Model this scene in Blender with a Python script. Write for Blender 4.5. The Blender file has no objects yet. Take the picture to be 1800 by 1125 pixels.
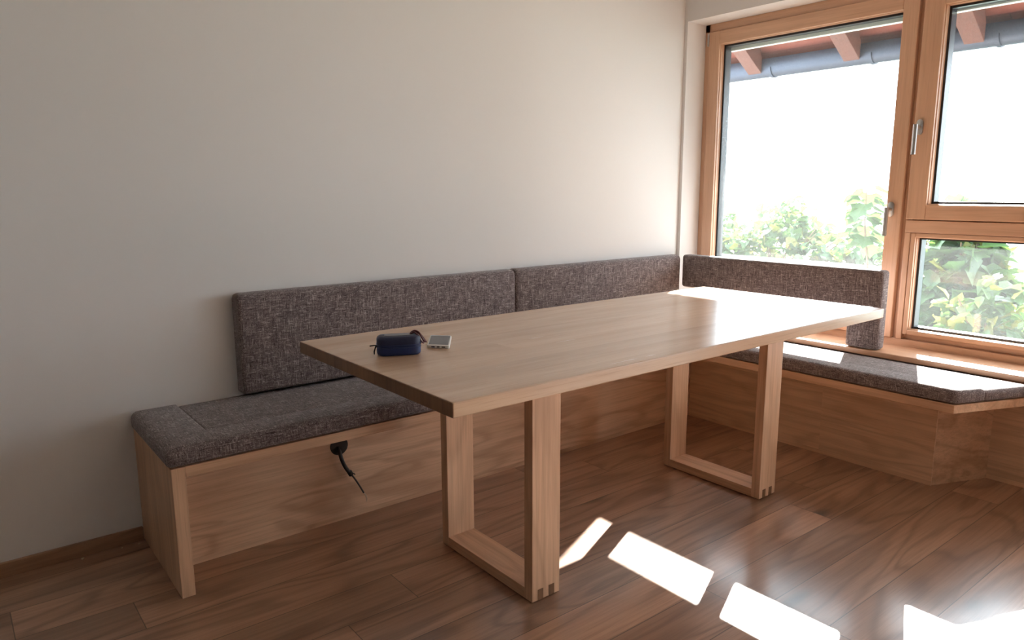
import bpy, bmesh, math, random
from mathutils import Vector, Matrix
random.seed(7)
K = 0.92                       # survey unit -> metre
sc = bpy.context.scene
col = sc.collection

# ------------------------------------------------------------------ camera, sky, sun, exposure
cam_d = bpy.data.cameras.new('camera')
cam_d.sensor_width = 36.0
cam_d.lens = 1279.33 / 1800 * 36
cam_d.clip_start = 0.05
cam_d.clip_end = 500
cam = bpy.data.objects.new('camera', cam_d)
R_ = Vector((0.78379952, -0.62100231, -0.00379966))
U_ = Vector((0.11279598, 0.13634368, 0.98421922))
F_ = Vector((0.61068435, 0.77185914, -0.17691268))
mw = Matrix((R_, U_, -F_)).transposed().to_4x4()
mw.translation = Vector((-0.847, -3.0111, 1.3552)) * K
cam.matrix_world = mw
col.objects.link(cam)
sc.camera = cam

SKY = 11.0
SUN = 74.0
world = bpy.data.worlds.new('sky')
sc.world = world
world.use_nodes = True
bg = world.node_tree.nodes['Background']
bg.inputs[0].default_value = (0.83, 0.915, 1.0, 1)
bg.inputs[1].default_value = SKY

sun_d = bpy.data.lights.new('sun', 'SUN')
sun_d.energy = SUN
sun_d.angle = math.radians(0.6)
sun_d.color = (1.0, 0.965, 0.92)
sun = bpy.data.objects.new('sun', sun_d)
SUN_DIR = Vector((-0.917, -0.400, -0.528)).normalized()
sun.rotation_euler = SUN_DIR.to_track_quat('-Z', 'Y').to_euler()
sun.location = (8, 3, 6)
col.objects.link(sun)

sc.view_settings.view_transform = 'Standard'
sc.view_settings.look = 'None'
sc.view_settings.exposure = -0.19
sc.view_settings.gamma = 1.0
sc.view_settings.use_curve_mapping = False

# ------------------------------------------------------------------ node helpers
class NT:
    def __init__(s, name):
        s.m = bpy.data.materials.new(name)
        s.m.use_nodes = True
        s.t = s.m.node_tree
        s.t.nodes.clear()
        s.out = s.t.nodes.new('ShaderNodeOutputMaterial')
    def n(s, typ, props=None, **ins):
        nd = s.t.nodes.new('ShaderNode' + typ)
        for k, v in (props or {}).items():
            setattr(nd, k, v)
        for k, v in ins.items():
            key = int(k[1:]) if k[0] == 'i' and k[1:].isdigit() else k.replace('_', ' ')
            s.put(nd, key, v)
        return nd
    def put(s, nd, key, v):
        sock = nd.inputs[key]
        if hasattr(v, 'is_output') or isinstance(v, bpy.types.NodeSocket):
            s.t.links.new(v, sock)
        elif isinstance(v, bpy.types.Node):
            s.t.links.new(v.outputs[0], sock)
        else:
            sock.default_value = v
    def math(s, op, a, b=0.0, c=0.0, clamp=False):
        nd = s.n('Math', dict(operation=op, use_clamp=clamp), i0=a, i1=b)
        if op in ('MULTIPLY_ADD', 'WRAP', 'SMOOTH_MIN'):
            s.put(nd, 2, c)
        return nd.outputs[0]
    def mix(s, fac, a, b, blend='MIX'):
        nd = s.t.nodes.new('ShaderNodeMix')
        nd.data_type = 'RGBA'
        nd.blend_type = blend
        s.put(nd, 0, fac)
        s.put(nd, 6, a)
        s.put(nd, 7, b)
        return nd.outputs[2]
    def ramp(s, fac, stops):
        nd = s.n('ValToRGB')
        e = nd.color_ramp.elements
        while len(e) < len(stops):
            e.new(0.5)
        for el, (p, c) in zip(e, stops):
            el.position = p
            el.color = (c, c, c, 1) if isinstance(c, (int, float)) else c
        s.put(nd, 0, fac)
        return nd.outputs[0]
    def noise(s, vec, scale, detail=3, rough=0.55, dist=0.0):
        nd = s.n('TexNoise', Vector=vec)
        s.put(nd, 'Scale', scale)
        s.put(nd, 'Detail', detail)
        s.put(nd, 'Roughness', rough)
        s.put(nd, 'Distortion', dist)
        return nd.outputs[0]
    def done(s, sh):
        s.t.links.new(sh.outputs[0] if isinstance(sh, bpy.types.Node) else sh, s.out.inputs[0])
        return s.m

def rgb(r, g, b):
    f = lambda c: c / 12.92 if c <= 0.04045 else ((c + 0.055) / 1.055) ** 2.4
    return (f(r / 255), f(g / 255), f(b / 255), 1)

def plain(name, color, rough=0.5, metal=0.0, spec=0.5, bump=None, coat=0.0):
    s = NT(name)
    b = s.n('BsdfPrincipled', Base_Color=color, Roughness=rough, Metallic=metal)
    b.inputs['Specular IOR Level'].default_value = spec
    b.inputs['Coat Weight'].default_value = coat
    tc = s.n('TexCoord').outputs['Object']
    if bump:
        nz = s.noise(tc, bump[0], 3)
        s.put(b, 'Normal', s.n('Bump', Strength=bump[1], Distance=0.002, Height=nz))
    # faint mottling so that no surface is perfectly even
    nz2 = s.noise(tc, 9.0, 2)
    s.put(b, 'Base Color', s.mix(s.math('MULTIPLY', nz2, 0.12), color, (color[0] * .8, color[1] * .8, color[2] * .8, 1)))
    return s.done(b)

def wood(name, light, mid, dark, axis='X', rough=0.4, plank=None, knots=0.5, rings=0.5, seed=0.0,
         fine=1.0, gap=0.0, tone=0.0, spec=0.5, bump=0.25, ringk=9.0, hairk=0.42, coat=0.0, coatr=0.2, figure=1.0):
    """oak/larch: streaks, growth-ring lines, pores and knots stretched along axis; plank=(width axis, width, length, origin)"""
    s = NT(name)
    tc = s.n('TexCoord').outputs['Object']
    sep = s.n('SeparateXYZ', Vector=tc)
    o = {'X': sep.outputs[0], 'Y': sep.outputs[1], 'Z': sep.outputs[2]}
    others = [a for a in 'XYZ' if a != axis]
    L, A, B = o[axis], o[others[0]], o[others[1]]
    tone_v = None
    gapm = None
    if plank:
        pa, w, ln, org = plank
        q = s.math('DIVIDE', s.math('SUBTRACT', o[pa], org), w)
        pid = s.math('FLOOR', q)
        r1 = s.n('TexWhiteNoise', dict(noise_dimensions='1D'), W=s.math('ADD', pid, seed + .37)).outputs[0]
        q2 = s.math('DIVIDE', s.math('ADD', L, s.math('MULTIPLY', r1, ln * 3.7)), ln)
        jid = s.math('FLOOR', q2)
        r2 = s.n('TexWhiteNoise', dict(noise_dimensions='2D'),
                 Vector=s.n('CombineXYZ', X=s.math('ADD', pid, .5 + seed), Y=s.math('ADD', jid, .5)).outputs[0]).outputs[0]
        L = s.math('ADD', L, s.math('MULTIPLY', r2, 37.0))
        A = s.math('ADD', A, s.math('MULTIPLY', r2, 11.0))
        tone_v = r2
        fr = s.math('FRACT', q)
        e1 = s.math('MULTIPLY', s.math('MINIMUM', fr, s.math('SUBTRACT', 1.0, fr)), w)
        fr2 = s.math('FRACT', q2)
        e2 = s.math('MULTIPLY', s.math('MINIMUM', fr2, s.math('SUBTRACT', 1.0, fr2)), ln)
        gapm = s.math('LESS_THAN', s.math('MINIMUM', e1, e2), max(gap, 1e-5))
    L = s.math('ADD', L, seed * 3.1)
    def vec(sl, sa, sb):
        return s.n('CombineXYZ', X=s.math('MULTIPLY', L, sl), Y=s.math('MULTIPLY', A, sa), Z=s.math('MULTIPLY', B, sb)).outputs[0]
    streak = s.noise(vec(0.9, 9.0, 9.0), 1.0, 4, 0.6, 0.3)
    lowf = s.noise(vec(0.55 * figure, 3.2 * figure, 3.2 * figure), 1.0, 2.5, 0.5, 0.5)
    ringv = s.math('SINE', s.math('MULTIPLY', lowf, ringk * 6.283))
    ringv = s.math('POWER', s.math('MULTIPLY_ADD', ringv, 0.5, 0.5), 3.0)
    pores = s.noise(vec(7.0, 330.0 * fine, 330.0 * fine), 1.0, 2, 0.6)
    hair = s.noise(vec(2.2, 90.0 * fine, 90.0 * fine), 1.0, 3, 0.6)
    vor = s.n('TexVoronoi', dict(feature='F1'), Vector=s.n('CombineXYZ',
              X=s.math('ADD', s.math('MULTIPLY', L, 1.55), s.math('MULTIPLY', lowf, .5)),
              Y=s.math('MULTIPLY', A, 4.6), Z=s.math('MULTIPLY', B, 4.6)).outputs[0], Scale=1.0)
    vd = vor.outputs['Distance']
    pick = s.math('GREATER_THAN', s.n('SeparateColor', Color=vor.outputs['Color']).outputs[0], 0.62)
    kn = s.math('MULTIPLY', s.ramp(vd, [(0.02, 1.0), (0.16, 0.0)]), pick)
    halo = s.math('MULTIPLY', s.ramp(vd, [(0.05, 1.0), (0.42, 0.0)]), pick)
    c = s.mix(s.ramp(streak, [(0.3, 0.0), (0.72, 1.0)]), light, mid)
    c = s.mix(s.math('MULTIPLY', ringv, rings * 0.55), c, dark)
    c = s.mix(s.math('MULTIPLY', s.ramp(hair, [(0.42, 0.0), (0.75, 1.0)]), hairk), c, dark)
    c = s.mix(s.math('MULTIPLY', s.ramp(pores, [(0.56, 0.0), (0.72, 1.0)]), 0.30), c, dark)
    c = s.mix(s.math('MULTIPLY', halo, 0.40 * knots), c, dark)
    dk = (dark[0] * .28, dark[1] * .24, dark[2] * .22, 1)
    c = s.mix(s.math('MULTIPLY', kn, 0.85 * knots), c, dk)
    if tone_v is not None and tone:
        hs = s.n('HueSaturation', Color=c)
        s.put(hs, 'Value', s.math('MULTIPLY_ADD', tone_v, tone, 1.0 - tone * .5))
        c = hs.outputs[0]
    h = s.math('MULTIPLY_ADD', ringv, -0.5, s.math('MULTIPLY', pores, -0.6))
    if gapm is not None and gap:
        c = s.mix(s.math('MULTIPLY', gapm, 0.75), c, dk)
        h = s.math('SUBTRACT', h, s.math('MULTIPLY', gapm, 2.0))
    b = s.n('BsdfPrincipled', Base_Color=c)
    s.put(b, 'Roughness', s.math('MULTIPLY_ADD', hair, 0.06, rough - 0.03))
    b.inputs['Coat Weight'].default_value = coat
    b.inputs['Coat Roughness'].default_value = coatr
    b.inputs['Specular IOR Level'].default_value = spec
    s.put(b, 'Normal', s.n('Bump', Strength=bump, Distance=0.0008, Height=h))
    return s.done(b)

def fabric(name):
    s = NT(name)
    tc = s.n('TexCoord').outputs['Object']
    def st(x, y, z, d=2):
        mp = s.n('Mapping', Vector=tc)
        mp.inputs['Scale'].default_value = (x, y, z)
        return s.noise(mp.outputs[0], 1.0, d, 0.6)
    hx = st(36, 330, 330)
    hy = st(330, 36, 330)
    hz = st(330, 330, 30)
    big = s.noise(tc, 26.0, 3)
    m = s.math('MAXIMUM', s.math('MAXIMUM', hx, hy), hz)
    mn = s.math('MINIMUM', s.math('MINIMUM', hx, hy), hz)
    base = s.mix(s.ramp(big, [(0.3, 0.0), (0.7, 1.0)]), rgb(104, 93, 94), rgb(122, 110, 110))
    c = s.mix(s.ramp(m, [(0.58, 0.0), (0.74, 1.0)]), base, rgb(196, 186, 183))
    c = s.mix(s.ramp(mn, [(0.28, 1.0), (0.42, 0.0)]), c, rgb(56, 46, 46))
    b = s.n('BsdfPrincipled', Base_Color=c, Roughness=0.92)
    b.inputs['Specular IOR Level'].default_value = 0.15
    b.inputs['Sheen Weight'].default_value = 0.25
    b.inputs['Sheen Roughness'].default_value = 0.5
    s.put(b, 'Normal', s.n('Bump', Strength=0.5, Distance=0.0015, Height=s.math('ADD', m, s.math('MULTIPLY', mn, .6))))
    return s.done(b)

def plaster(name, color, strength=0.15):
    s = NT(name)
    tc = s.n('TexCoord').outputs['Object']
    n1 = s.noise(tc, 140.0, 4, 0.6)
    n2 = s.noise(tc, 2.3, 3)
    c = s.mix(s.math('MULTIPLY', n2, 0.10), color, (color[0] * .9, color[1] * .89, color[2] * .88, 1))
    b = s.n('BsdfPrincipled', Base_Color=c, Roughness=0.9)
    b.inputs['Specular IOR Level'].default_value = 0.2
    s.put(b, 'Normal', s.n('Bump', Strength=strength, Distance=0.001, Height=n1))
    return s.done(b)

def glass(name):
    s = NT(name)
    tc = s.n('TexCoord').outputs['Object']
    dust = s.noise(tc, 7.0, 5, 0.65)
    fr = s.n('Fresnel', IOR=1.45)
    tr = s.n('BsdfTransparent', Color=(0.97, 0.985, 0.98, 1))
    gl = s.n('BsdfGlossy', Color=(1, 1, 1, 1), Roughness=0.02)
    mx = s.n('MixShader', i0=s.math('MULTIPLY', fr.outputs[0], 0.8), i1=tr.outputs[0], i2=gl.outputs[0])
    du = s.n('BsdfTranslucent', Color=(0.95, 0.97, 1.0, 1))
    m2 = s.n('MixShader', i0=s.math('MULTIPLY_ADD', dust, 0.011, 0.005), i1=mx.outputs[0], i2=du.outputs[0])
    return s.done(m2)

def leaf_mat(name, a, b_, tr):
    s = NT(name)
    tc = s.n('TexCoord').outputs['Object']
    n1 = s.noise(tc, 9.0, 3)
    c = s.mix(s.ramp(n1, [(0.35, 0.0), (0.65, 1.0)]), a, b_)
    d = s.n('BsdfPrincipled', Base_Color=c, Roughness=0.45)
    t = s.n('BsdfTranslucent', Color=tr)
    return s.done(s.n('MixShader', i0=0.35, i1=d.outputs[0], i2=t.outputs[0]))

M = {}
OL, OM, OD = rgb(232, 193, 160), rgb(213, 170, 136), rgb(164, 122, 93)
for ax in 'XYZ':
    M['oak' + ax] = wood('oak_' + ax, OL, OM, OD, ax, rough=0.45, knots=0.55, rings=0.5, seed=ord(ax) * .13)
M['oak_panel'] = wood('oak_panel', OL, OM, OD, 'X', rough=0.48, knots=1.0, rings=0.8, seed=4.2, ringk=7, figure=1.7, plank=('Z', 0.30, 9.0, 0.02), tone=0.10)
M['oak_panel_lightened'] = wood('oak_panel_lightened', rgb(240, 204, 170), rgb(224, 183, 148), rgb(176, 134, 104), 'Y', rough=0.48, knots=0.5, rings=0.65, seed=6.3, ringk=7, figure=1.7, plank=('Z', 0.30, 9.0, 0.02), tone=0.08)  # oak lightened in colour to make up for missing bounce light
M['oak_top'] = wood('oak_top', rgb(206, 176, 148), rgb(188, 155, 126), rgb(146, 112, 86), 'X', rough=0.26, knots=0.5, rings=0.22, seed=2.7,
                    plank=('Y', 0.118, 6.0, 0.0), tone=0.14, bump=0.015, hairk=0.14, spec=0.9)
M['oak_end'] = wood('oak_end', rgb(150, 112, 80), rgb(120, 86, 60), rgb(84, 58, 40), 'Z', rough=0.5, knots=0.0, rings=0.5, seed=1.1)
M['floor'] = wood('oak_floor', rgb(186, 146, 118), rgb(154, 115, 91), rgb(84, 58, 44), 'X', rough=0.34, knots=1.15, rings=0.8, seed=8.4,
                  plank=('Y', 0.19 * K, 1.9, -0.286 * K), tone=0.42, gap=0.0014, bump=0.30, ringk=11, spec=1.0, hairk=0.34, coat=0.7, coatr=0.17)
M['skirt'] = wood('oak_skirting', rgb(182, 146, 116), rgb(158, 122, 96), rgb(110, 80, 60), 'X', rough=0.4, knots=0.3, seed=3.3)
LL, LM, LD = rgb(223, 185, 155), rgb(207, 166, 136), rgb(177, 136, 109)
for ax in 'YZ':
    M['larch' + ax] = wood('larch_' + ax, LL, LM, LD, ax, rough=0.35, knots=0.12, rings=0.25, seed=5.5 + ord(ax) * .1, fine=0.6, bump=0.1)
M['wall'] = plaster('white_plaster', (0.79, 0.782, 0.775, 1))
M['dim'] = plaster('darkened_wall_plaster', (0.42, 0.40, 0.38, 1))  # plaster darkened so the unseen walls bounce less light into the room
M['ceil'] = plaster('ceiling_plaster', (0.70, 0.685, 0.66, 1))
M['render'] = plaster('outside_render', (0.72, 0.68, 0.60, 1), 0.4)
M['fabric'] = fabric('tweed_fabric')
M['glass'] = glass('window_glass')
M['gasket'] = plain('black_gasket', (0.012, 0.016, 0.022, 1), 0.35)
M['steel'] = plain('brushed_steel', (0.62, 0.61, 0.60, 1), 0.32, 1.0)
M['alu'] = plain('pale_aluminium', (0.75, 0.72, 0.62, 1), 0.45, 0.3)
M['zinc'] = plain('weathered_zinc', rgb(66, 72, 84), 0.5, 0.5, bump=(30, .2))
M['redwood'] = wood('red_stained_boards', rgb(128, 66, 50), rgb(110, 54, 41), rgb(76, 38, 30), 'Y', rough=0.6, knots=0.3, rings=0.3, seed=9.1,
                    plank=('X', 0.14, 4.0, 0.0), gap=0.002, tone=0.1)
M['rafter'] = wood('stained_rafter', rgb(100, 60, 48), rgb(84, 50, 40), rgb(56, 36, 30), 'X', rough=0.6, knots=0.3, rings=0.3, seed=9.9)
M['black'] = plain('black_plastic', (0.012, 0.012, 0.013, 1), 0.45)
M['greyblk'] = plain('dark_grey_cable', (0.05, 0.048, 0.042, 1), 0.5)
M['copper'] = plain('bare_wire', (0.55, 0.42, 0.30, 1), 0.35, 0.8)
M['navy'] = plain('navy_nylon', (0.006, 0.013, 0.055, 1), 0.5, bump=(900, .35))
M['blue'] = plain('bright_blue_trim', (0.008, 0.022, 0.10, 1), 0.45)
M['navy_gleam'] = plain('navy_nylon_gleam', (0.007, 0.024, 0.115, 1), 0.5, bump=(900, .35))  # bluer than the lid: window gleam on the case put into the colour
M['strap'] = plain('dark_red_cord', (0.10, 0.018, 0.022, 1), 0.5)
M['silver'] = plain('silver_plastic', (0.84, 0.83, 0.80, 1), 0.25, 0.1)
M['screen'] = plain('grey_screen_film', (0.055, 0.055, 0.065, 1), 0.30, 0.0)
M['darkgrey'] = plain('port_black', (0.02, 0.02, 0.02, 1), 0.5)
M['crumb'] = plain('pale_crumb', (0.55, 0.45, 0.34, 1), 0.8)
M['leaf_a'] = leaf_mat('leaf_big', (0.026, 0.078, 0.034, 1), (0.052, 0.115, 0.04, 1), (0.11, 0.21, 0.04, 1))
M['leaf_b'] = leaf_mat('leaf_hedge', (0.028, 0.078, 0.036, 1), (0.058, 0.115, 0.044, 1), (0.11, 0.20, 0.04, 1))
M['leaf_y'] = leaf_mat('leaf_yellow', (0.10, 0.13, 0.025, 1), (0.14, 0.14, 0.03, 1), (0.24, 0.26, 0.04, 1))
M['bark'] = plain('bark', (0.16, 0.11, 0.07, 1), 0.85, bump=(40, .6))
M['gravel'] = plain('pale_gravel', (0.30, 0.28, 0.25, 1), 0.9, bump=(60, .8))
M['stone'] = plain('pale_stone', (0.55, 0.50, 0.46, 1), 0.85, bump=(25, .6))
M['valley'] = plain('hazy_valley', (0.22, 0.28, 0.26, 1), 0.95)
M['pole'] = plain('grey_pole', (0.18, 0.19, 0.22, 1), 0.6)

# ------------------------------------------------------------------ geometry helpers (survey units, scaled by K)
def tag(o, label, cat, kind=None, group=None):
    o['label'] = label
    o['category'] = cat
    if kind: o['kind'] = kind
    if group: o['group'] = group
    return o

def thing(name, loc, label, cat, kind=None, group=None):
    o = bpy.data.objects.new(name, None)
    o.empty_display_size = 0.05
    o.location = Vector(loc) * K
    col.objects.link(o)
    return tag(o, label, cat, kind, group)

def world_loc(o):
    v = Vector((0, 0, 0))
    while o is not None:
        v += o.location
        o = o.parent
    return v

def obj(name, bm, mat, parent=None, smooth=False, origin=None, label=None):
    me = bpy.data.meshes.new(name)
    bmesh.ops.recalc_face_normals(bm, faces=bm.faces)
    org = Vector((0, 0, 0))
    if parent is not None:
        org = world_loc(parent)
    elif origin is not None:
        org = Vector(origin) * K
    for v in bm.verts:
        v.co = v.co * K - org
    bm.to_mesh(me)
    bm.free()
    for m in (mat if isinstance(mat, (list, tuple)) else [mat]):
        me.materials.append(m)
    o = bpy.data.objects.new(name, me)
    col.objects.link(o)
    if parent is not None:
        o.parent = parent
    elif origin is not None:
        o.location = org
    if smooth:
        for p in me.polygons: p.use_smooth = True
        try:
            me.set_sharp_from_angle(angle=math.radians(40))
        except Exception:
            pass
    if label: o['label'] = label
    return o

def box(bm, x0, x1, y0, y1, z0, z1, bev=0.0, seg=2, mi=0):
    b2 = bmesh.new()
    vs = [b2.verts.new((x, y, z)) for x in (min(x0, x1), max(x0, x1)) for y in (min(y0, y1), max(y0, y1)) for z in (min(z0, z1), max(z0, z1))]
    for f in ((0, 1, 3, 2), (4, 6, 7, 5), (0, 4, 5, 1), (2, 3, 7, 6), (0, 2, 6, 4), (1, 5, 7, 3)):
        b2.faces.new([vs[i] for i in f])
    if bev:
        bmesh.ops.bevel(b2, geom=list(b2.edges), offset=bev, segments=seg, profile=0.5, affect='EDGES')
    merge(bm, b2, mi)

def merge(bm, b2, mi=0):
    mp = {}
    for v in b2.verts: mp[v] = bm.verts.new(v.co)
    for f in b2.faces:
        nf = bm.faces.new([mp[v] for v in f.verts])
        nf.material_index = mi
        nf.smooth = f.smooth
    b2.free()

def prism(bm, pts, axis, a0, a1, bev=0.0, seg=2, mi=0, edge_sel=None):
    """polygon pts extruded along axis from a0 to a1; pts are the other two coords in xyz order"""
    b2 = bmesh.new()
    def mk(p, a):
        if axis == 'z': return (p[0], p[1], a)
        if axis == 'y': return (p[0], a, p[1])
        return (a, p[0], p[1])
    lo = [b2.verts.new(mk(p, a0)) for p in pts]
    hi = [b2.verts.new(mk(p, a1)) for p in pts]
    b2.faces.new(lo); b2.faces.new(hi[::-1])
    n = len(pts)
    for i in range(n):
        b2.faces.new((lo[i], lo[(i + 1) % n], hi[(i + 1) % n], hi[i]))
    bmesh.ops.recalc_face_normals(b2, faces=b2.faces)
    if bev:
        es = [e for e in b2.edges if edge_sel is None or edge_sel(e)]
        bmesh.ops.bevel(b2, geom=es, offset=bev, segments=seg, profile=0.5, affect='EDGES')
    merge(bm, b2, mi)

def tube(bm, pts, r, n=10, cap=True, mi=0):
    pts = [Vector(p) for p in pts]
    rings = []
    up = Vector((0.13, 0.31, 0.94)).normalized()
    for i, p in enumerate(pts):
        d = (pts[min(i + 1, len(pts) - 1)] - pts[max(i - 1, 0)]).normalized()
        a = d.cross(up)
        if a.length < 1e-4: a = d.cross(Vector((1, 0, 0)))
        a.normalize()
        b = d.cross(a)
        rr = r[i] if isinstance(r, (list, tuple)) else r
        rings.append([bm.verts.new(p + (a * math.cos(t) + b * math.sin(t)) * rr) for t in [2 * math.pi * k / n for k in range(n)]])
    for i in range(len(rings) - 1):
        for k in range(n):
            f = bm.faces.new((rings[i][k], rings[i][(k + 1) % n], rings[i + 1][(k + 1) % n], rings[i + 1][k]))
            f.material_index = mi; f.smooth = True
    if cap:
        bm.faces.new(rings[0][::-1]).material_index = mi
        bm.faces.new(rings[-1]).material_index = mi

def catmull(p, n=8):
    p = [Vector(q) for q in p]
    out = []
    for i in range(len(p) - 1):
        a, b, c, d = p[max(i - 1, 0)], p[i], p[i + 1], p[min(i + 2, len(p) - 1)]
        for k in range(n):
            t = k / n
            out.append(0.5 * ((2 * b) + (c - a) * t + (2 * a - 5 * b + 4 * c - d) * t * t + (3 * b - a - 3 * c + d) * t ** 3))
    out.append(p[-1])
    return out

def one(name, mat, *boxes, parent=None, bev=0.0, origin=None):
    bm = bmesh.new()
    for b in boxes: box(bm, *b, bev=bev)
    return obj(name, bm, mat, parent, origin=origin)

# ------------------------------------------------------------------ room shell
XW = 2.887          # inner face of window wall
XG = 3.065          # inner face of window frames
XO = 3.16           # outer face of window wall
XL, YF, ZC = -6.5, -6.5, 2.9
SILL0 = 0.50
OPY0, OPY1 = -0.022, -2.62    # window opening
OPZ0, OPZ1 = 0.50, 2.35
D0, D1, DZ = -2.95, -4.9, 2.25 # unseen terrace door opening, added to let in side daylight

o = one('floor', M['floor'], (XL - .2, XO, YF - .2, 0.2, -0.12, 0.0)); tag(o, 'brown oak plank floor lit by white sun patches under the dining table', 'floor', 'structure')
o = one('wall_left', M['wall'], (XL - .2, XO, 0.0, 0.2, 0.0, ZC)); tag(o, 'long plain white plaster wall behind the bench', 'wall', 'structure')
bm = bmesh.new()
box(bm, XW, XO, OPY0, 0.0, 0, ZC)
box(bm, XW, XO, OPY1, OPY0, OPZ1, ZC)
box(bm, XW + .06, XO, OPY1, OPY0, 0, OPZ0)
box(bm, XW, XO, D0, OPY1, 0, ZC)
box(bm, XW, XO, D1, D0, DZ, ZC)
box(bm, XW, XO, YF, D1, 0, ZC)
o = obj('wall_right', bm, M['wall']); tag(o, 'white plaster wall framing the wooden windows', 'wall', 'structure')
o = one('wall_back', M['dim'], (XL - .2, XO, YF - .2, YF, 0, ZC)); tag(o, 'unseen wall behind the camera, darkened to bounce less light', 'wall', 'structure')
o = one('wall_far', M['dim'], (XL - .2, XL, YF, 0, 0, ZC)); tag(o, 'unseen far wall of the room, darkened to bounce less light', 'wall', 'structure')
o = one('ceiling', M['ceil'], (XL - .2, XO, YF - .2, 0.2, ZC, ZC + .15)); tag(o, 'white plaster ceiling above the room', 'ceiling', 'structure')
o = one('baseboard_left', M['skirt'], (XL, -0.328, -0.016, 0.0, 0.0, 0.055), bev=0.003); tag(o, 'low dark oak baseboard along the white wall', 'baseboard', 'structure')
# oak cladding under the window beyond the bench's slanted end
o = one('trim_1', M['oak_panel_lightened'], (2.936, 2.947, -3.0, -1.80, 0.0, 0.50)); tag(o, 'oak panelling below the window right of the bench end', 'panelling', 'structure')
# sill
bm = bmesh.new(); box(bm, 2.822, XG + .01, -3.0, -0.022, 0.512, 0.540, bev=0.004)
o = obj('trim_2', bm, M['larchY']); tag(o, 'wooden window sill board behind the bench cushion', 'window sill', 'structure')

# ------------------------------------------------------------------ windows
def frame_bars(bm_y, bm_z, y0, y1, z0, z1, w, x0, x1, bev=0.004, wb=None, wt=None):
    """four bars: y0>y1 ; w = side width"""
    wb = w if wb is None else wb
    wt = w if wt is None else wt
    box(bm_z, x0, x1, y0 - w, y0, z0, z1, bev=bev)
    box(bm_z, x0, x1, y1, y1 + w, z0, z1, bev=bev)
    box(bm_y, x0, x1, y1 + w, y0 - w, z0, z0 + wb, bev=bev)
    box(bm_y, x0, x1, y1 + w, y0 - w, z1 - wt, z1, bev=bev)

def sash(parent, name, y0, y1, z0, z1, w, x0, x1, bead=0.022, wb=None, wt=None):
    """sash: stiles and rails, recessed stepped bead, black gasket, glass"""
    wb = w if wb is None else wb
    wt = w if wt is None else wt
    bz, by = bmesh.new(), bmesh.new()
    bm = bmesh.new()
    frame_bars(by, bz, y0, y1, z0, z1, w, x0, x1, wb=wb, wt=wt)
    merge(bm, bz, 0); merge(bm, by, 1)
    s = obj(name, bm, [M['larchZ'], M['larchY']], parent)
    # chamfered glazing bead, one step back
    yi0, yi1, zi0, zi1 = y0 - w, y1 + w, z0 + wb, z1 - wt
    bm = bmesh.new(); bz, by = bmesh.new(), bmesh.new()
    frame_bars(by, bz, yi0 + .002, yi1 - .002, zi0 - .002, zi1 + .002, bead, x0 + .016, x1 - .004, bev=0.005)
    merge(bm, bz, 0); merge(bm, by, 1)
    obj('glazing_bead', bm, [M['larchZ'], M['larchY']], s)
    yg0, yg1, zg0, zg1 = yi0 - bead + .002, yi1 + bead - .002, zi0 + bead - .002, zi1 - bead + .002
    bm = bmesh.new()
    frame_bars(bm, bm, yg0 + .001, yg1 - .001, zg0 - .001, zg1 + .001, 0.012, x0 + .050, x1 + .038, bev=0.001)
    obj('gasket', bm, M['gasket'], s)
    bm = bmesh.new()
    box(bm, x0 + .052, x0 + .058, yg1 - .006, yg0 + .006, zg0 - .006, zg1 + .006)
    obj('glass_pane', bm, M['glass'], s)
    return s

def handle(parent, y, z, x0, ln=0.145):
    """oval rose, neck and round lever hanging down"""
    h = bmesh.new()
    pts = []
    for k in range(28):
        t = 2 * math.pi * k / 28
        dz = math.sin(t) * 0.019
        pts.append((y + math.cos(t) * 0.0165, z + dz + (0.019 if dz > 0 else -0.019)))
    prism(h, pts, 'x', x0 - 0.011, x0 + 0.001, bev=0.002)
    tube(h, catmull([(x0 - .008, y, z), (x0 - .035, y, z), (x0 - .052, y, z - .006)], 5), 0.0095, 14)
    tube(h, [(x0 - .054, y, z + .012), (x0 - .054, y, z - .02), (x0 - .054, y, z - ln + .012)], 0.0108, 16)
    return obj('handle', h, M['steel'], parent, smooth=True)

MY0, MY1 = -1.298, -1.318
# outer frame with mullion, transom
w1 = thing('window_1', (XG, -0.66, OPZ0), 'tall wooden casement window left of the mullion above the backrest', 'window', 'structure')
bm = bmesh.new(); bz, by = bmesh.new(), bmesh.new()
FX0, FX1 = XG, XG + .085
box(bz, FX0, FX1, -0.058, -0.022, .53, 2.35, bev=.003)             # left jamb
box(by, FX0, FX1, -2.62, -0.022, 2.302, 2.35, bev=.003)            # head
box(by, FX0, FX1, -2.62, -0.022, .50, .5755, bev=.003); box(by, FX0 + .03, FX1, -2.62, -0.022, .5755, .606)              # bottom rail
box(bz, FX0 + .018, FX1, -1.345, -1.282, .53, 2.35)                # mullion behind the meeting gap
box(bz, FX0, FX1, -2.62, -2.56, .53, 2.35, bev=.003)               # right jamb
merge(bm, bz, 0); merge(bm, by, 1)
obj('outer_frame', bm, [M['larchZ'], M['larchY']], w1)
sL = sash(w1, 'sash', -0.058, -1.297, .578, 2.301, 0.077, XG - .012, XG + .058, bead=0.004)
handle(sL, -1.246, 1.245, XG - .012)
bm = bmesh.new(); tube(bm, [(XG - .008, -0.050, 2.222), (XG - .008, -0.050, 2.298)], 0.0065, 10); box(bm, XG - .006, XG + .002, -.060, -.054, 2.222, 2.298)
obj('hinge', bm, M['steel'], w1, smooth=True)

w2 = thing('window_2', (XG, -1.94, 1.19), 'upper right wooden casement window with steel handle', 'window', 'structure')
sR = sash(w2, 'sash', -1.321, -2.56, 1.197, 2.301, 0.092, XG - .012, XG + .058, bead=0.006, wb=.074, wt=.086)
handle(sR, -1.352, 1.650, XG - .012)

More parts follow.
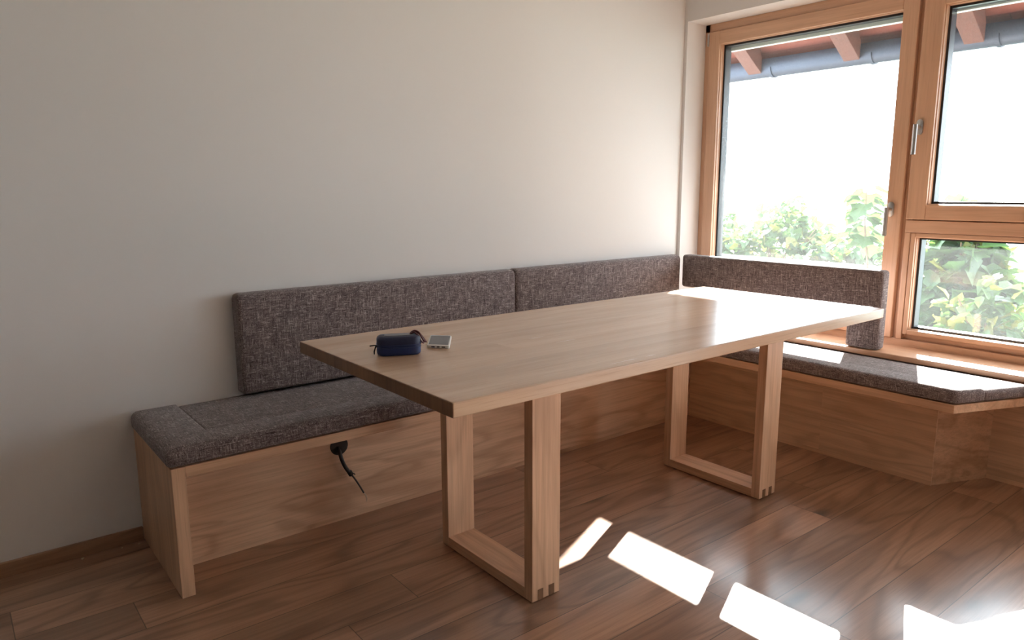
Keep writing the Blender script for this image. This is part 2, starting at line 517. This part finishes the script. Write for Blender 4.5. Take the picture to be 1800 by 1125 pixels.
w3 = thing('window_3', (XG, -1.94, .576), 'lower right fixed wooden window showing green leaves', 'window', 'structure')
bm = bmesh.new(); bz, by = bmesh.new(), bmesh.new()
box(by, XG - .004, FX1, -2.56, -1.3201, 1.130, 1.192, bev=.003); box(by, XG + .03, FX1, -2.56, -1.3201, 1.185, 1.215)     # transom
box(bz, XG - .004, FX1, -1.348, -1.3202, .576, 1.130, bev=.003)
merge(bm, bz, 0); merge(bm, by, 1)
obj('transom', bm, [M['larchZ'], M['larchY']], w3)
sash(w3, 'fixed_frame', -1.350, -2.558, .604, 1.1285, 0.022, XG - .002, XG + .066, bead=0.004, wb=.024, wt=.022)

w4 = thing('door_1', (XG, -3.8, 0), 'unseen glazed terrace door added further along the window wall to let in daylight', 'door', 'structure')
sash(w4, 'sash', D0 - .01, D1 + .01, 0.02, DZ - .01, 0.10, XG - .012, XG + .058)

# ------------------------------------------------------------------ bench
bench = thing('corner_bench', (1.0, -0.30, 0), 'built-in oak corner bench with overhanging seat board along two walls', 'bench')
PX0, PX1 = -0.326, -0.282
one('end_panel', M['oakZ'], (PX0, PX1, -0.558, -0.001, 0.0, 0.4585), parent=bench, bev=0.002)
one('front_panel', M['oak_panel'], (PX1, 2.631, -0.342, -0.320, 0.0, 0.421), parent=bench)
one('front_panel', M['oak_panel_lightened'], (2.631, 2.653, -1.722, -0.342, 0.0, 0.421), parent=bench)
# slanted end panel
a = Vector((2.633, -1.719)); b = Vector((2.939, -1.846)); d = (b - a).normalized(); nrm = Vector((-d.y, d.x))
bm = bmesh.new()
pts = [a, b, b + nrm * .02, a + nrm * .02]
prism(bm, [tuple(p) for p in pts], 'z', 0, .421)
obj('slanted_panel', bm, M['oak_panel'], bench)
# seat boards
bm = bmesh.new(); box(bm, PX1, 2.417, -0.558, -0.001, 0.4215, 0.459, bev=0.002)
obj('seat_board', bm, M['oakX'], bench)
bm = bmesh.new()
cc = Vector((2.417, -1.861)); e = cc + d * ((2.884 - 2.417) / d.x)
prism(bm, [(2.417, -0.002), (2.884, -0.002), (2.884, e.y), (cc.x, cc.y)], 'z', 0.4215, 0.459, bev=.002)
obj('seat_board', bm, M['oakY'], bench)
# solid black disc standing in for the dark inside of the cable hole
bm = bmesh.new()
pts = [(0.359 + math.cos(t) * .0385, .324 + math.sin(t) * .0385) for t in [2 * math.pi * k / 32 for k in range(32)]]
prism(bm, pts, 'y', -0.3445, -0.330)
pts = [(0.359 + math.cos(t) * .041, .324 + math.sin(t) * .041) for t in [2 * math.pi * k / 32 for k in range(32)]]
obj('cable_hole_disc', bm, M['black'], bench, label='black disc standing in for the dark cable hole in the front panel')

# ------------------------------------------------------------------ cushions
def pad(bm, pts, z0, z1, rounded, big=0.028, small=0.012, puff=0.0):
    """padded block over polygon pts; rounded[i] -> outer edge i (pts[i]-pts[i+1]) has a big top radius, else a small seam radius"""
    b2 = bmesh.new()
    lay = b2.edges.layers.float.new('bevel_weight_edge')
    lo = [b2.verts.new((p[0], p[1], z0)) for p in pts]
    hi = [b2.verts.new((p[0], p[1], z1)) for p in pts]
    n = len(pts)
    b2.faces.new(lo[::-1]); b2.faces.new(hi)
    for i in range(n):
        b2.faces.new((lo[i], lo[(i + 1) % n], hi[(i + 1) % n], hi[i]))
    bmesh.ops.recalc_face_normals(b2, faces=b2.faces)
    bw = []
    def find(a, b):
        for e in a.link_edges:
            if e.other_vert(a) is b: return e
    bigE, smE = [], []
    for i in range(n):
        t, l = find(hi[i], hi[(i + 1) % n]), find(lo[i], lo[(i + 1) % n])
        (bigE if rounded[i] else smE).append(t)
        smE.append(l)
        v = find(lo[i], hi[i])
        (bigE if rounded[i] and rounded[i - 1] else smE).append(v)
    for e in bigE: e[lay] = 1.0
    for e in smE: e[lay] = small / big
    me = bpy.data.meshes.new('tmp'); b2.to_mesh(me); b2.free()
    o = bpy.data.objects.new('tmp', me)
    col.objects.link(o)
    m = o.modifiers.new('b', 'BEVEL'); m.limit_method = 'WEIGHT'; m.width = big; m.segments = 5; m.offset_type = 'OFFSET'
    dg = bpy.context.evaluated_depsgraph_get()
    b3 = bmesh.new(); b3.from_mesh(o.evaluated_get(dg).to_mesh())
    bpy.data.objects.remove(o); bpy.data.meshes.remove(me)
    merge(bm, b3)

CZ0, CZ1 = 0.4635, 0.528
bm = bmesh.new()
# border (end and front roll in one), main pad
pad(bm, [(-.336, -.562), (2.412, -.562), (2.412, -.416), (-.168, -.416), (-.168, -.004), (-.336, -.004)], CZ0, CZ1, [1, 0, 0, 0, 1, 1])
pad(bm, [(-.168, -.416), (2.412, -.416), (2.412, -.004), (-.168, -.004)], CZ0, CZ1 - .010, [0, 0, 1, 0])
o = obj('seat_cushion', bm, M['fabric'], smooth=True, origin=(1.0, -.28, CZ0))
tag(o, 'long grey-brown tweed seat cushion along the white wall', 'seat cushion', group='bench seat cushions')
bm = bmesh.new()
c0 = Vector((2.414, -1.866))
s0 = Vector((2.56, -1.866 - .146 * .4145))
e2 = Vector((2.812, c0.y + (2.812 - c0.x) * d.y / d.x))
s0 = Vector((2.56, c0.y + (2.56 - c0.x) * d.y / d.x))
CR1 = .522
pad(bm, [(2.414, -.566), (c0.x, c0.y), (s0.x, s0.y), (2.56, -.566)], CZ0, CR1, [1, 1, 0, 0])
pad(bm, [(2.56, -.566), (s0.x, s0.y), (e2.x, e2.y), (2.812, -.566)], CZ0, CR1 - .007, [0, 1, 1, 0])
o = obj('seat_cushion', bm, M['fabric'], smooth=True, origin=(2.6, -1.2, CZ0))
tag(o, 'sunlit grey-brown tweed seat cushion under the window with slanted end', 'seat cushion', group='bench seat cushions')

def back_pad(name, x0, x1, y0, y1, z0, z1, label, big=.030):
    b = bmesh.new()
    box(b, x0, x1, y0, y1, z0, z1)
    bmesh.ops.recalc_face_normals(b, faces=b.faces)
    lay = b.edges.layers.float.new('bevel_weight_edge')
    fy = min(y0, y1)
    for e_ in b.edges:
        front = all(abs(v.co.y - fy) < 1e-5 for v in e_.verts)
        top = all(abs(v.co.z - z1) < 1e-5 for v in e_.verts)
        e_[lay] = 1.0 if (front and top) else (0.75 if top else (0.6 if front else 0.25))
    me = bpy.data.meshes.new('tmp'); b.to_mesh(me); b.free()
    o = bpy.data.objects.new('tmp', me); col.objects.link(o)
    m = o.modifiers.new('b', 'BEVEL'); m.limit_method = 'WEIGHT'; m.width = big; m.segments = 5
    dg = bpy.context.evaluated_depsgraph_get()
    b3 = bmesh.new(); b3.from_mesh(o.evaluated_get(dg).to_mesh())
    bpy.data.objects.remove(o); bpy.data.meshes.remove(me)
    o = obj(name, b3, M['fabric'], smooth=True, origin=((x0 + x1) / 2, y1, z0))
    return tag(o, label, 'backrest cushion', group='upholstered backrests of the bench')

back_pad('backrest_cushion', 0.076, 1.497, -0.084, -0.003, 0.531, 0.946, 'grey-brown tweed backrest panel on the white wall behind the blue case')
back_pad('backrest_cushion', 1.499, 2.830, -0.084, -0.003, 0.531, 0.946, 'grey-brown tweed backrest panel on the white wall running into the room corner')
bm = bmesh.new()
pts = [(-.086, .947), (-.086, .745), (-1.165, .745), (-1.165, .5415), (-1.335, .5415), (-1.335, .947)]
prism(bm, pts, 'x', 2.832, 2.912, bev=.018, seg=4)
o = obj('backrest_cushion', bm, M['fabric'], smooth=True, origin=(2.87, -.7, .54))
tag(o, 'tweed backrest in front of the window with one foot on the sill', 'backrest cushion', group='upholstered backrests of the bench')

# ------------------------------------------------------------------ table
TZ, TT = 0.8347, 0.042
TX0, TX1, TY0, TY1 = 0.116, 2.384, -0.595, -1.556
table = thing('dining_table', (1.283, -1.046, 0), 'large oak dining table with two flat U-shaped leg frames', 'table')
bm = bmesh.new(); box(bm, TX0, TX1, TY1, TY0, TZ - TT, TZ, bev=.0035, seg=2)
bm.faces.ensure_lookup_table()
for f in bm.faces:
    f.normal_update()
    f.material_index = 1 if abs(f.normal.x) > .9 else 0
obj('tabletop', bm, [M['oak_top'], M['oak_end']], table)
LT, BT = .041, .042
for lx in (0.574, 1.878):
    lw = .121
    for (ya, yb) in ((-1.317, -1.317 + LT), (-.777 - LT, -.777)):
        one('leg', M['oakZ'], (lx, lx + lw, ya, yb, 0.0035, TZ - TT), parent=table, bev=.0015)
    r = one('foot_rail', M['oakY'], (lx, lx + lw, -1.317 + LT, -.777 - LT, 0.0035, BT), parent=table, bev=.0012)
    for k in (1, 3):
        for (ya, yb) in ((-1.3176, -1.317 + LT), (-.777 - LT, -.7764)):
            f = one('finger_joint', M['oak_end'], (lx + lw * k / 5, lx + lw * (k + 1) / 5, ya, yb, .0035, BT), parent=r)
            f['label'] = 'dark end-grain finger of the foot rail'
    one('top_rail', M['oakY'], (lx, lx + lw, -1.317 + LT, -.777 - LT, TZ - TT - BT, TZ - TT), parent=table, bev=.0012)
    for (ya, yb) in ((-1.31, -1.27), (-.83, -.79)):
        one('glide', M['black'], (lx + .01, lx + lw - .01, ya, yb, 0.0, 0.0036), parent=table)

# ------------------------------------------------------------------ objects on the table
def rrect(cx, cy, lx, ly, r, ux, uy, n=8):
    out = []
    for (sx, sy, a0) in ((1, 1, 0), (-1, 1, 90), (-1, -1, 180), (1, -1, 270)):
        for k in range(n + 1):
            t = math.radians(a0 + 90 * k / n)
            px, py = sx * (lx / 2 - r) + r * math.cos(t), sy * (ly / 2 - r) + r * math.sin(t)
            out.append((cx + ux.x * px + uy.x * py, cy + ux.y * px + uy.y * py))
    return out
def horiz(e):
    return abs(e.verts[0].co.z - e.verts[1].co.z) < 1e-5
case = thing('camera_case', (.2885, -.988, TZ), 'small dark blue zipped case with a dark red wrist cord on the table', 'case')
ang = -0.44
ux = Vector((math.cos(ang), math.sin(ang))); uy = Vector((-ux.y, ux.x))
cx, cy = .2885, -.988
CL, CD, CH = .140, .076, .062
def at(a, b, z): return (cx + ux.x * a + uy.x * b, cy + ux.y * a + uy.y * b, TZ + z)
bm = bmesh.new()
prism(bm, rrect(cx, cy, CL, CD, .030, ux, uy), 'z', TZ, TZ + .028, bev=.010, seg=4, edge_sel=lambda e: horiz(e) and e.verts[0].co.z < TZ + .01)
obj('shell', bm, M['navy_gleam'], case, smooth=True)
bm = bmesh.new()
prism(bm, rrect(cx, cy, CL, CD, .030, ux, uy), 'z', TZ + .033, TZ + CH, bev=.013, seg=5, edge_sel=lambda e: horiz(e) and e.verts[0].co.z > TZ + .05)
lid = obj('lid', bm, M['navy'], case, smooth=True)
bm = bmesh.new()
prism(bm, rrect(cx, cy + .0, CL - .050, CD - .040, .010, ux, uy), 'z', TZ + CH - .001, TZ + CH + .0012, bev=.0008)
obj('lid_panel', bm, M['screen'], lid, label='grey stitched panel on the lid')
bm = bmesh.new()
prism(bm, rrect(cx, cy, CL - .004, CD - .004, .029, ux, uy), 'z', TZ + .026, TZ + .035)
for zz in (.0265, .0345):
    loop = rrect(cx, cy, CL + .0005, CD + .0005, .030, ux, uy)
    tube(bm, [(p[0], p[1], TZ + zz) for p in loop + loop[:1]], .0016, 6)
obj('zipper', bm, M['blue'], case, smooth=True, label='blue zip band around the case')
bm = bmesh.new()
box(bm, 0, .001, 0, .001, 0, .001)
bm.clear()
tube(bm, [at(-.066, -.012, .031), at(-.074, -.016, .030), at(-.079, -.018, .014), at(-.079, -.019, .006)], [.002, .0026, .0024, .002], 8)
tube(bm, [at(-.066, -.008, .031), at(-.078, -.004, .032), at(-.092, -.002, .030)], [.0018, .0018, .0022], 8)
obj('zipper_pull', bm, M['darkgrey'], case, smooth=True)
bm = bmesh.new()
tube(bm, catmull([at(.044, .015, CH), at(.052, .006, CH + .010), at(.066, -.006, CH + .004), at(.078, -.010, .044), at(.088, -.006, .036), at(.084, .006, .040), at(.066, .014, CH + .002), at(.050, .020, CH + .006), at(.040, .016, CH)], 7), .0030, 8)
tube(bm, catmull([at(.036, .000, CH), at(.050, -.008, CH + .007), at(.062, -.016, CH - .004), at(.072, -.018, .040), at(.080, -.010, .036), at(.070, .004, CH - .003), at(.054, .010, CH + .004), at(.042, .006, CH + .001)], 7), .0026, 8)
obj('wrist_cord', bm, M['strap'], case, smooth=True, label='dark red looped cord')

ph = thing('smartphone', (.48, -.93, TZ), 'white smartphone with grey screen lying flat beside the blue case', 'phone')
pu = Vector((.654, -.756)).normalized(); pv = Vector((.588, .809)).normalized()
pc = Vector((.4285, -1.003)) + pv * .086
bm = bmesh.new()
prism(bm, rrect(pc.x, pc.y, .078, .172, .008, pu, pv), 'z', TZ, TZ + .0105, bev=.0016, seg=2, edge_sel=horiz)
obj('body', bm, M['silver'], ph, smooth=True)
bm = bmesh.new()
sc_c = pc
prism(bm, rrect(sc_c.x, sc_c.y, .068, .146, .002, pu, pv), 'z', TZ + .0104, TZ + .0110)
obj('screen', bm, M['screen'], ph, label='grey switched-off screen')
bm = bmesh.new()
for (o_, w_) in ((0.0, .010), (-.018, .012), (.018, .012)):
    q = pc - pv * .0862 + pu * o_
    prism(bm, rrect(q.x, q.y, w_, .0012, .0004, pu, pv, 2), 'z', TZ + .0035, TZ + .0070)
obj('port', bm, M['darkgrey'], ph)

# ------------------------------------------------------------------ loose cable from the bench, crumbs
cab = thing('power_cable', (.36, -.36, .30), 'black cable with bare wire ends dangling from the hole in the bench', 'cable')
bm = bmesh.new()
tube(bm, catmull([(.352, -.338, .318), (.352, -.358, .306), (.356, -.368, .275), (.366, -.372, .245), (.380, -.371, .220), (.392, -.370, .204)], 6), .0078, 12)
obj('sheath', bm, M['black'], cab, smooth=True)
bm = bmesh.new()
tube(bm, [(.386, -.371, .214), (.394, -.370, .199)], .0105, 10)
tube(bm, catmull([(.392, -.378, .207), (.402, -.380, .205), (.407, -.378, .199)], 4), .0022, 6)
obj('cable_tie', bm, M['black'], cab, smooth=True)
bm = bmesh.new()
tube(bm, catmull([(.392, -.370, .204), (.404, -.371, .186), (.420, -.372, .158), (.440, -.372, .119), (.446, -.372, .107)], 6), .0036, 10)
obj('inner_wire', bm, M['greyblk'], cab, smooth=True)
bm = bmesh.new()
tube(bm, catmull([(.445, -.372, .108), (.453, -.373, .094), (.459, -.374, .080), (.455, -.375, .066)], 5), .0014, 6)
tube(bm, catmull([(.445, -.371, .108), (.456, -.368, .096), (.462, -.368, .083)], 5), .0012, 6)
tube(bm, catmull([(.445, -.373, .108), (.450, -.378, .094), (.453, -.380, .078)], 5), .0012, 6)
obj('bare_wire', bm, M['copper'], cab, smooth=True, label='bare copper wire ends')
CR = [(153, 972, -.545, -.040, 'pale crumb on the dark floor by the baseboard, farthest from the bench'),
      (219, 953, -.412, -.035, 'smallest pale crumb on the floor between two others by the baseboard'),
      (251, 947, -.352, -.045, 'pale crumb on the floor touching the foot of the bench end panel')]
for i, (u, v, x, y, lb) in enumerate(CR):
    b_ = bmesh.new()
    bmesh.ops.create_icosphere(b_, subdivisions=1, radius=(.006, .003, .005)[i])
    for w_ in b_.verts:
        w_.co = Vector((w_.co.x * random.uniform(.7, 1.5), w_.co.y * random.uniform(.7, 1.3), w_.co.z * random.uniform(.5, .9)))
    mz = min(w_.co.z for w_ in b_.verts)
    for w_ in b_.verts: w_.co += Vector((x, y, -mz))
    tag(obj('crumb', b_, M['crumb'], origin=(x, y, 0)), lb, 'crumb', group='crumbs along the baseboard')

# ------------------------------------------------------------------ eaves outside: rafters, boards, gutter
SL = -0.652
ES = 0.962
GX, GZ, GR = 4.397, 2.270, .066
def zr(x): return 1.355 + (2.284 - 1.355) * ES + (x - (-.847 + 5.347 * ES)) * SL
XE = -.847 + 5.377 * ES
def ey(y): return -3.011 + (y + 3.011) * ES
RH = .19
seen = {0: 'stained roof rafter outside nearest the wall corner', -1: 'stained roof rafter outside in the middle of the tall pane', -2: 'stained roof rafter outside the upper right window'}
for k in (0, -1, -2):
    yc = ey(.595 + .8 * k)
    bm = bmesh.new()
    pts = [(XO + .002, zr(XO)), (XE, zr(XE)), (XE, zr(XE) + RH * .6), (XE - .06, zr(XE - .06) + RH), (XO + .002, zr(XO) + RH)]
    prism(bm, pts, 'y', yc - .057, yc + .057, bev=.004)
    o = obj('roof_rafter', bm, M['rafter'], origin=(XO, yc, zr(XO)))
    tag(o, seen.get(k, 'stained roof rafter outside beyond the frame'), 'rafter', group='rafters of the eaves')
bm = bmesh.new()
pts = [(XO + .002, zr(XO) + RH), (GX + .06, zr(GX + .06) + RH), (GX + .06, zr(GX + .06) + RH + .03), (XO + .002, zr(XO) + RH + .03)]
prism(bm, pts, 'y', -5.5, 6.0)
o = obj('roof_boards', bm, M['redwood'], origin=(XO, 0, zr(XO))); tag(o, 'red-brown boarded underside of the eaves above the gutter', 'roof', 'structure')
bm = bmesh.new()
pts = [(XO + .002, zr(XO) + RH + .031), (GX + .065, zr(GX + .065) + RH + .031), (GX + .065, zr(GX + .065) + RH + .075), (XO + .002, zr(XO) + RH + .075)]
prism(bm, pts, 'y', -5.5, 6.0)
o = obj('roof_tiles', bm, M['render'], origin=(XO, 0, zr(XO))); tag(o, 'roof covering on top of the eaves boards', 'roof', 'structure')
gut = thing('roof_gutter', (4.397, 0, 2.27), 'grey zinc half-round gutter hanging along the eaves', 'gutter')
bm = bmesh.new()
n = 18
prof = [(GX + GR * math.cos(t), GZ + GR * math.sin(t)) for t in [math.pi + math.pi * k / n for k in range(n + 1)]]
prof = [(GX - GR, GZ + .066)] + prof + [(GX + GR, GZ + .05)]
inn = [(GX + (GR - .004) * math.cos(t), GZ + (GR - .004) * math.sin(t)) for t in [2 * math.pi - math.pi * k / n for k in range(n + 1)]]
inn = [(GX + GR - .004, GZ + .05)] + inn + [(GX - GR + .004, GZ + .066)]
ring = prof + inn
lo = [bm.verts.new((p[0], -5.5, p[1])) for p in ring]; hi = [bm.verts.new((p[0], 6.0, p[1])) for p in ring]
for i in range(len(ring)):
    j = (i + 1) % len(ring)
    bm.faces.new((lo[i], lo[j], hi[j], hi[i])).smooth = True
g = obj('trough', bm, M['zinc'], gut)
for yc in [ey(.47 + .8 * k) for k in range(-4, 4)]:
    bm = bmesh.new()
    pr = [(GX + (GR + .008) * math.cos(t), GZ + (GR + .008) * math.sin(t)) for t in [math.pi + math.pi * k / n for k in range(n + 1)]]
    pr2 = [(GX + (GR + .0005) * math.cos(t), GZ + (GR + .0005) * math.sin(t)) for t in [2 * math.pi - math.pi * k / n for k in range(n + 1)]]
    prism(bm, pr + pr2, 'y', yc - .012, yc + .012)
    obj('bracket', bm, M['zinc'], gut)
# pale blind rail across the head of the opening outside
o = one('trim_3', M['alu'], (XO - .005, XO + .03, -2.62, -.02, 2.19, 2.215), bev=.003); tag(o, 'thin pale rail above the glass outside the windows', 'rail', 'structure')
o = one('trim_4', M['zinc'], (XG + .086, XO + .10, -2.62, -.02, .52, .535), bev=.002); tag(o, 'grey metal sill outside under the windows', 'sill', 'structure')

# ------------------------------------------------------------------ garden
GZ0 = -.12
bm = bmesh.new(); box(bm, XO, 7.2, -9, 12, GZ0 - .1, GZ0)
o = obj('ground', bm, M['gravel'], origin=(5, 0, GZ0)); tag(o, 'pale gravel terrace outside the windows', 'ground', 'structure')
bm = bmesh.new(); box(bm, 7.2, 400, -300, 500, -8.2, -8)
o = obj('landscape', bm, M['valley'], origin=(60, 0, -8)); tag(o, 'hazy pale valley far beyond the garden', 'landscape', 'structure')
bm = bmesh.new(); box(bm, 6.30, 6.5, .1, 9, GZ0, .59, bev=.02)
o = obj('garden_wall', bm, M['stone'], origin=(5.8, 2, GZ0)); tag(o, 'low pale stone wall in front of the hedge', 'wall', 'structure')

def leaf(bm, p, d, up, ln, wd, mi=0, fold=.25, lobes=False):
    d = d.normalized(); sd = d.cross(up)
    if sd.length < 1e-3: sd = d.cross(Vector((1, 0, 0)))
    sd.normalize(); nn = sd.cross(d)
    P = lambda a, b, c: bm.verts.new(p + d * (a * ln) + sd * (b * wd) + nn * (c * wd))
    if lobes:
        c0, t = P(0, 0, 0), P(1, 0, -.15)
        m1, m2 = P(.4, 0, 0), P(.72, 0, -.05)
        for sgn in (1, -1):
            a = P(-.06, .34 * sgn, fold); b = P(.22, .62 * sgn, fold * 1.2); c = P(.42, .36 * sgn, fold * .7); e = P(.66, .5 * sgn, fold * .6); f = P(.8, .2 * sgn, fold * .1)
            for q in ((c0, a, b, m1), (m1, b, c), (m1, c, m2), (m2, c, e), (m2, e, f), (m2, f, t)):
                bm.faces.new(q).material_index = mi
    else:
        c0, m, t = P(0, 0, 0), P(.5, 0, 0), P(1, 0, -.2)
        for sgn in (1, -1):
            a = P(.25, .42 * sgn, fold); b = P(.62, .40 * sgn, fold)
            bm.faces.new((c0, a, b, m)).material_index = mi
            bm.faces.new((m, b, t)).material_index = mi

def shrub(name, x, y, z0, h, rx, ry, n, ln, mats, label, cat='shrub', group=None, lobes=False, stems=6, seed=1, yellow=.12):
    rnd = random.Random(seed)
    root = thing(name, (x, y, z0), label, cat, group=group)
    st, fo = bmesh.new(), bmesh.new()
    tips = []
    for k in range(stems):
        a = rnd.uniform(0, 6.28)
        tx, ty = x + math.cos(a) * rx * rnd.uniform(.1, .8), y + math.sin(a) * ry * rnd.uniform(.1, .9)
        tz = z0 + h * rnd.uniform(.65, .97)
        pts = catmull([(x + math.cos(a) * .08, y + math.sin(a) * .08, z0), ((x * 2 + tx) / 3, (y * 2 + ty) / 3 + rnd.uniform(-.05, .05), z0 + (tz - z0) * .4), (tx, ty, tz)], 6)
        tube(st, pts, [.018 * (1 - .75 * i / len(pts)) for i in range(len(pts))], 6)
        tips += pts[4:]
    for k in range(n):
        for _ in range(9):
            p = Vector((rnd.uniform(-1, 1), rnd.uniform(-1, 1), rnd.uniform(0, 1)))
            q = p.x ** 2 + p.y ** 2 + (max(0, p.z - .45) / .55) ** 2
            if .30 < q < 1.0: break
        bumpy = 1 + .14 * math.sin(p.y * 9 + seed) + .1 * math.sin(p.x * 7 + seed * 2)
        c = Vector((x + p.x * rx, y + p.y * ry, z0 + p.z * h * bumpy))
        d = Vector((p.x * .6 + rnd.gauss(0, .5), p.y * .6 + rnd.gauss(0, .6), rnd.gauss(-.15, .5)))
        if d.length < .05: d = Vector((1, 0, 0))
        up = Vector((rnd.gauss(0, .4), rnd.gauss(0, .4), 1))
        s = ln * rnd.uniform(.55, 1.15)
        leaf(fo, c, d, up, s, s * rnd.uniform(.7, .95), 1 if rnd.random() < yellow else 0, rnd.uniform(.05, .3), lobes)
    obj('stem', st, M['bark'], root, smooth=True)
    obj('foliage', fo, mats, root)
    return root

HG = [M['leaf_b'], M['leaf_y']]
FG = [M['leaf_a'], M['leaf_y']]
shrub('garden_hedge', 7.35, 2.2, GZ0, 1.12, .55, 1.75, 3000, .15, HG, 'long mixed green hedge behind the low stone wall outside the tall pane', cat='hedge', seed=3, yellow=.22, stems=22)
shrub('fig_shrub', 5.62, -.70, GZ0, 1.22, .34, .36, 620, .21, FG, 'big-leaved shrub filling the left half of the lower right window', lobes=True, seed=11, stems=8)
shrub('leafy_shrub', 4.55, -1.30, GZ0, .80, .30, .36, 420, .14, FG, 'lower leafy shrub in the bottom right corner of the lower window', seed=13, yellow=.3)
# young branch with a few large leaves next to the handle
br = thing('young_tree', (5.45, .03, GZ0), 'slender young branch with a few large leaves beside the handle', 'sapling')
bm = bmesh.new(); tube(bm, catmull([(5.45, .03, GZ0), (5.44, -.01, .6), (5.42, .03, 1.0), (5.43, .05, 1.34)], 6), [.014] * 7 + [.010] * 6 + [.006] * 6, 7)
obj('trunk', bm, M['bark'], br, smooth=True)
bm = bmesh.new(); rnd = random.Random(4)
for k in range(24):
    z = .86 + .48 * k / 23
    a = k * 2.4
    leaf(bm, Vector((5.43 + .03 * math.cos(a), .03 + .06 * math.sin(a), z)), Vector((.4 * math.cos(a), math.sin(a), -.35)), Vector((.3, 0, 1)), .20 * rnd.uniform(.6, 1.1), .17, 0, .1, True)
obj('foliage', bm, [M['leaf_a'], M['leaf_y']], br)
# grey pole
bm = bmesh.new(); tube(bm, catmull([(6.3, -1.02, GZ0), (6.3, -1.0, .4), (6.3, -1.02, .75), (6.32, -1.10, .98), (6.35, -1.25, 1.08)], 6), .016, 8)
o = obj('garden_pole', bm, M['pole'], smooth=True, origin=(6.3, -1.02, GZ0)); tag(o, 'thin bent grey pole standing right of the leafy shrub', 'pole')
